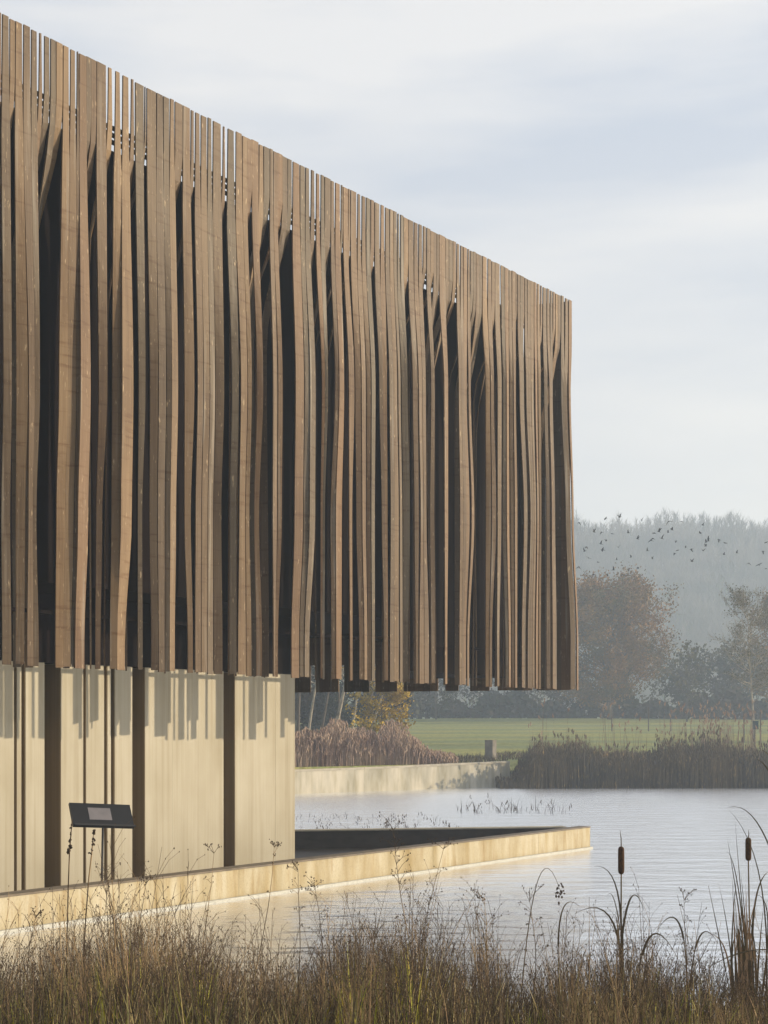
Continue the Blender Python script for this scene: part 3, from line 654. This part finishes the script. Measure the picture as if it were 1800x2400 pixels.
cattail('slimmer brown cattail by the tan tuft at the right edge', 11.2, 1963, 2018, 1754, 1760,
    [(1764, 2400, 1735, 2160, 1703, 1955, .016), (1762, 2350, 1740, 2130, 1722, 1915, .012), (1762, 2200, 1778, 2080, 1812, 2040, .016), (1770, 2400, 1778, 2250, 1790, 2120, .02),
     (1790, 2420, 1785, 2080, 1702, 1892, .014), (1758, 2350, 1730, 2080, 1700, 1996, .012), (1757, 2380, 1748, 2180, 1735, 2040, .014), (1775, 2400, 1800, 2160, 1762, 2100, .016)], (0, 1945))
# arching reeds named one by one
def arch(label, Z, pts_, wid, headed=False):
    a, c, e = pts_; b0 = px(a[0], a[1], Z); b0.z = max(b0.z, .1)
    root = empty('arching_reed', b0); tag(root, label, 'reed', 'bent dry reeds on the near bank')
    l = MB(); n = 12; A_, C_, E_ = b0, px(c[0], c[1], Z), px(e[0], e[1], Z); C_ = C_ * 2 - (A_ + E_) * .5
    pts = [A_ * (1 - k) ** 2 + C_ * 2 * k * (1 - k) + E_ * k * k for k in [i / n for i in range(n + 1)]]
    l.tube(pts, [.0045 - .003 * i / n for i in range(n + 1)], 5); under(root, l.build('stem', M['catleaf']))
    if headed:
        hb = MB(); r = random.Random(int(e[0]))
        for _ in range(26):
            q = E_ + Vector((r.gauss(0, .018), r.gauss(0, .018), r.gauss(-.02, .035))); hb.octa(q, r.uniform(.005, .010), r.uniform(.007, .015))
        tag(under(root, hb.build('flower_head', M['seed'])), kind='stuff')
    else:
        lf = MB(); lf.blade(pts[4:], wid * .75, None); under(root, lf.build('leaf', M['catleaf']))
arch('bent reed arching right with a drooping dark flower head', 10.6, [(1222, 2330), (1262, 2060), (1312, 2085)], .01, True)
arch('bent reed arching right between the flower reed and the lone cattail', 10.2, [(1318, 2400), (1312, 2160), (1358, 2124)], .016)
arch('bent reed hanging over to the left of the gap in the reeds', 10.8, [(1612, 2330), (1592, 2165), (1540, 2180)], .02)
arch('bent reed curving right beside the white water gap', 10.8, [(1615, 2330), (1640, 2195), (1682, 2210)], .018)
arch('long straight reed leaning left near the right cattail', 11.0, [(1725, 2400), (1690, 2220), (1660, 2075)], .014)
arch('low reed bowed to the right under the lone cattail', 10.0, [(1486, 2400), (1520, 2200), (1588, 2245)], .022)
arch('thin reed bent to the right of the stone wall reflection', 10.4, [(1148, 2400), (1132, 2180), (1096, 2150)], .008)
arch('reed leaf crossing the right edge above the far reeds', 9.8, [(1835, 1900), (1806, 1815), (1774, 1780)], .018)
arch('dark reed leaf at the right edge hanging in from outside', 9.6, [(1840, 1850), (1812, 1785), (1786, 1758)], .014)
arch('long reed leaf reaching left over the water beside the right cattail', 10.6, [(1850, 2150), (1785, 1945), (1708, 1892)], .014)
arch('low reed leaning far left at the foot of the tan clump', 10.2, [(1800, 2225), (1730, 2235), (1660, 2268)], .016)
tf = empty('dry_reed_clump', px(1745, 2440, 11.0)); tag(tf, 'upright clump of tan dry reed leaves below the right cattail', 'reeds')
r = random.Random(8)
for _ in range(34):
    l = MB(); xb = 1748 + r.gauss(0, 14); xt = xb + r.gauss(-12, 16); bent_leaf(l, px(xb, 2440, 11 + r.uniform(-.1, .1)), px(xb + r.gauss(-6, 5), 2250, 11), px(xt, r.uniform(2030, 2200), 11), r.uniform(.012, .022))
    under(tf, l.build('leaf', M['tuft'] if r.random() < .55 else M['catleaf']))
# two tall dried flower stalks in front of the lectern, and taller thin weeds
def stalk(label, Z, pts_, knobs, hr=.014):
    P_ = [px(x, y, Z) for x, y in pts_]; root = empty('dried_flower_stalk', P_[0]); tag(root, label, 'dried flower')
    s_ = MB(); s_.tube(P_, [.0065] + [.005] * (len(P_) - 2) + [.003], 6); under(root, s_.build('stem', M['stem'], smooth=True))
    h = MB(); r = random.Random(int(pts_[-1][0]))
    for (x, y, q) in knobs:
        for _ in range(7): h.octa(px(x, y, Z) + Vector((r.gauss(0, 1), r.gauss(0, 1), r.gauss(0, 1.2))) * q * .45, q * r.uniform(.5, .9), q * r.uniform(.7, 1.2))
    tag(under(root, h.build('seed_head', M['seed'], smooth=True)), kind='stuff')
stalk('tall dried flower stalk with a round knob left of the lectern post', 10.5, [(155, 2400), (157, 2200), (160, 2080), (163, 1995), (166, 1960), (169, 1920)],
      [(161, 1994, .016), (165, 1972, .010), (166, 1955, .008), (167, 1940, .007), (169, 1925, .005), (165, 1984, .011), (168, 1933, .006), (170, 1912, .004)])
stalk('shorter dried flower stalk with lumpy head nearer the lectern post', 10.5, [(192, 2400), (199, 2180), (208, 2060), (215, 2000), (219, 1955)],
      [(220, 1953, .011), (219, 1968, .010), (217, 1978, .010), (216, 1992, .007), (214, 2002, .006), (209, 1999, .006), (221, 1948, .009)])
def umbel(label, Z, x, ybot, ytop, n, spread, seed, lean_=0):
    r = random.Random(seed); b0 = px(x, ybot, Z); b0.z = max(.1, b0.z); root = empty('tall_weed', b0); tag(root, label, 'weed', 'tall thin weeds above the grass')
    s_ = MB(); h = MB(); tp = px(x + lean_, ytop, Z); f = lambda k: b0.lerp(tp, k) + Vector((.02 * math.sin(k * 5 + seed), 0, 0))
    s_.tube([f(i / 6) for i in range(7)], [.0045, .004, .0036, .003, .0026, .002, .0012], 5)
    for j in range(n):
        k = r.uniform(.5, 1) if j > 4 else 1.0; p = f(k); l = spread * r.uniform(.4, 1); a = r.uniform(0, 6.283)
        e = p + Vector((math.cos(a) * l, math.sin(a) * l * .6, l * r.uniform(.4, 1.3))); m_ = p.lerp(e, .5) + Vector((0, 0, l * .12)); s_.tube([p, m_, e], [.002, .0015, .001], 3)
        for _ in range(3): h.octa(e + Vector((r.gauss(0, .008), r.gauss(0, .008), r.gauss(0, .008))), r.uniform(.003, .006), r.uniform(.004, .009))
        if r.random() < .5:
            e2 = m_ + Vector((r.gauss(0, .4) * l, 0, l * .5)); s_.tube([m_, e2], [.0014, .0008], 3); h.octa(e2, .004, .007)
    under(root, s_.build('stem', M['stem'])); tag(under(root, h.build('seed_head', M['seed'])), kind='stuff')
um = [('branched dark weed rising over the wall tip in the middle', 10.2, 985, 2400, 1945, 22, .11, 1, -60), ('dark weed with a loose top right of the middle weed', 10.4, 960, 2400, 1990, 16, .09, 2, 75),
      ('thin weed in front of the widest pale panel', 10.8, 470, 2400, 2000, 9, .06, 3, 25), ('thin weed in front of the last pale panel', 10.8, 590, 2400, 1985, 10, .05, 4, 50),
      ('weed with small heads left of the lone cattail', 10.5, 1255, 2400, 2110, 18, .10, 5, -10), ('faint weed against bright water right of the lone cattail', 10.6, 1600, 2400, 2110, 14, .08, 6, 10),
      ('weed with dark heads under the lectern', 10.3, 265, 2400, 2060, 14, .09, 7, -10), ('short weed at the left edge', 10.4, 60, 2400, 2150, 10, .08, 8, 20),
      ('weed beside the tall flower stalks', 10.0, 305, 2400, 2070, 10, .07, 9, 30), ('reddish bushy weed left of the bent flower reed', 10.0, 1150, 2400, 2110, 24, .09, 10, -20),
      ('dark weed in front of the golden reflection', 10.0, 760, 2400, 2080, 14, .10, 11, -20), ('weed with loose top over the golden reflection edge', 10.6, 690, 2400, 2040, 12, .08, 12, 15)]
for u_ in um: umbel(*u_)

# ------------------------------------------------------------------ birds
r = random.Random(12)
bl_ = [(1357,1225),(1419,1216),(1453,1212),(1504,1220),(1567,1222),(1597,1223),(1647,1231),(1392,1247),(1410,1247),(1434,1251),(1472,1249),(1494,1263),(1530,1262),(1533,1250),(1551,1262),(1566,1248),(1584,1268),(1641,1249),(1421,1268),(1408,1275),(1375,1282),(1412,1289),(1449,1283),(1517,1291),(1526,1266),(1607,1282),(1654,1280),(1660,1268),(1685,1265),(1700,1273),(1697,1300),(1727,1296),(1788,1292),(1778,1324),(1622,1316),(1529,1310),(1495,1330),(1380,1308),(1370,1292),(1424,1350),(1459,1347),(1391,1347),(1445,1312),(1479,1306),(1581,1297),(1588,1290),(1648,1291),(1660,1263),(1755,1320),(1795,1272),(1573,1240),(1544,1246),(1620,1287),(1402,1318),(1438,1336),(1473,1337),(1357,1329),(1795,1333),(1575,1242),(1655,1271)]
def bird_mesh(flap):
    b_ = MB(); b_.tube([(-.16, 0, 0), (-.09, 0, .01), (0, 0, .012), (.08, 0, .005), (.13, 0, 0), (.17, 0, -.005)], [.012, .035, .045, .036, .02, .004], 6)
    for s_ in (-1, 1):
        z1, z2 = .30 * math.sin(flap), .30 * math.sin(flap) + .1 * math.sin(flap * 1.6); y1, y2 = .22 * math.cos(flap), .42 * math.cos(flap * .9)
        for dz in (0, .008):
            b_.add([(.07, 0, .02 + dz), (-.07, 0, .02 + dz), (-.06, s_ * y1, z1 * .8 + dz), (.06, s_ * y1, z1 * .8 + dz), (-.05, s_ * y2, z2 + dz)], [(0, 1, 2, 3), (3, 2, 4)])
    b_.add([(-.14, .015, 0), (-.14, -.015, 0), (-.24, -.04, 0), (-.24, .04, 0)], [(0, 1, 2, 3)])
    return b_
protos = [bird_mesh(a) for a in (-.5, .1, .7, 1.1)]
pm = [p_.build('bird', M['bird']) for p_ in protos]
for i, (x, y) in enumerate(bl_):
    o = pm[i] if i < 4 else pm[i % 4].copy()
    if i >= 4: C.objects.link(o)
    p_ = px(x, y, r.uniform(88, 104)); o.location = p_; o.rotation_euler = (r.uniform(-.5, .5), r.uniform(-.4, .2), r.uniform(2.2, 4.2) if r.random() < .8 else r.uniform(0, 6.28)); k = r.uniform(.6, 1.0) * .72; o.scale = (k, k, k)
    tag(o, 'small dark bird flying in the flock before the misty wood', 'bird', 'birds in the flock over the field')

# ------------------------------------------------------------------ haze
hz = MB(); hz.box((0, 310, 36.8), (480, 450, 39.2))
hm = bpy.data.materials.new('morning_haze'); hm.use_nodes = True; t = hm.node_tree; t.nodes.clear()
ou = N(t, 'ShaderNodeOutputMaterial'); pv = N(t, 'ShaderNodeVolumePrincipled'); pv.inputs['Color'].default_value = (0.66, 0.80, 1, 1)
pv.inputs['Density'].default_value = 0.0015; pv.inputs['Anisotropy'].default_value = 0.2
t.links.new(pv.outputs[0], ou.inputs['Volume'])
tag(hz.build('haze', hm), 'thin pale morning mist over the lake and field', kind='stuff')
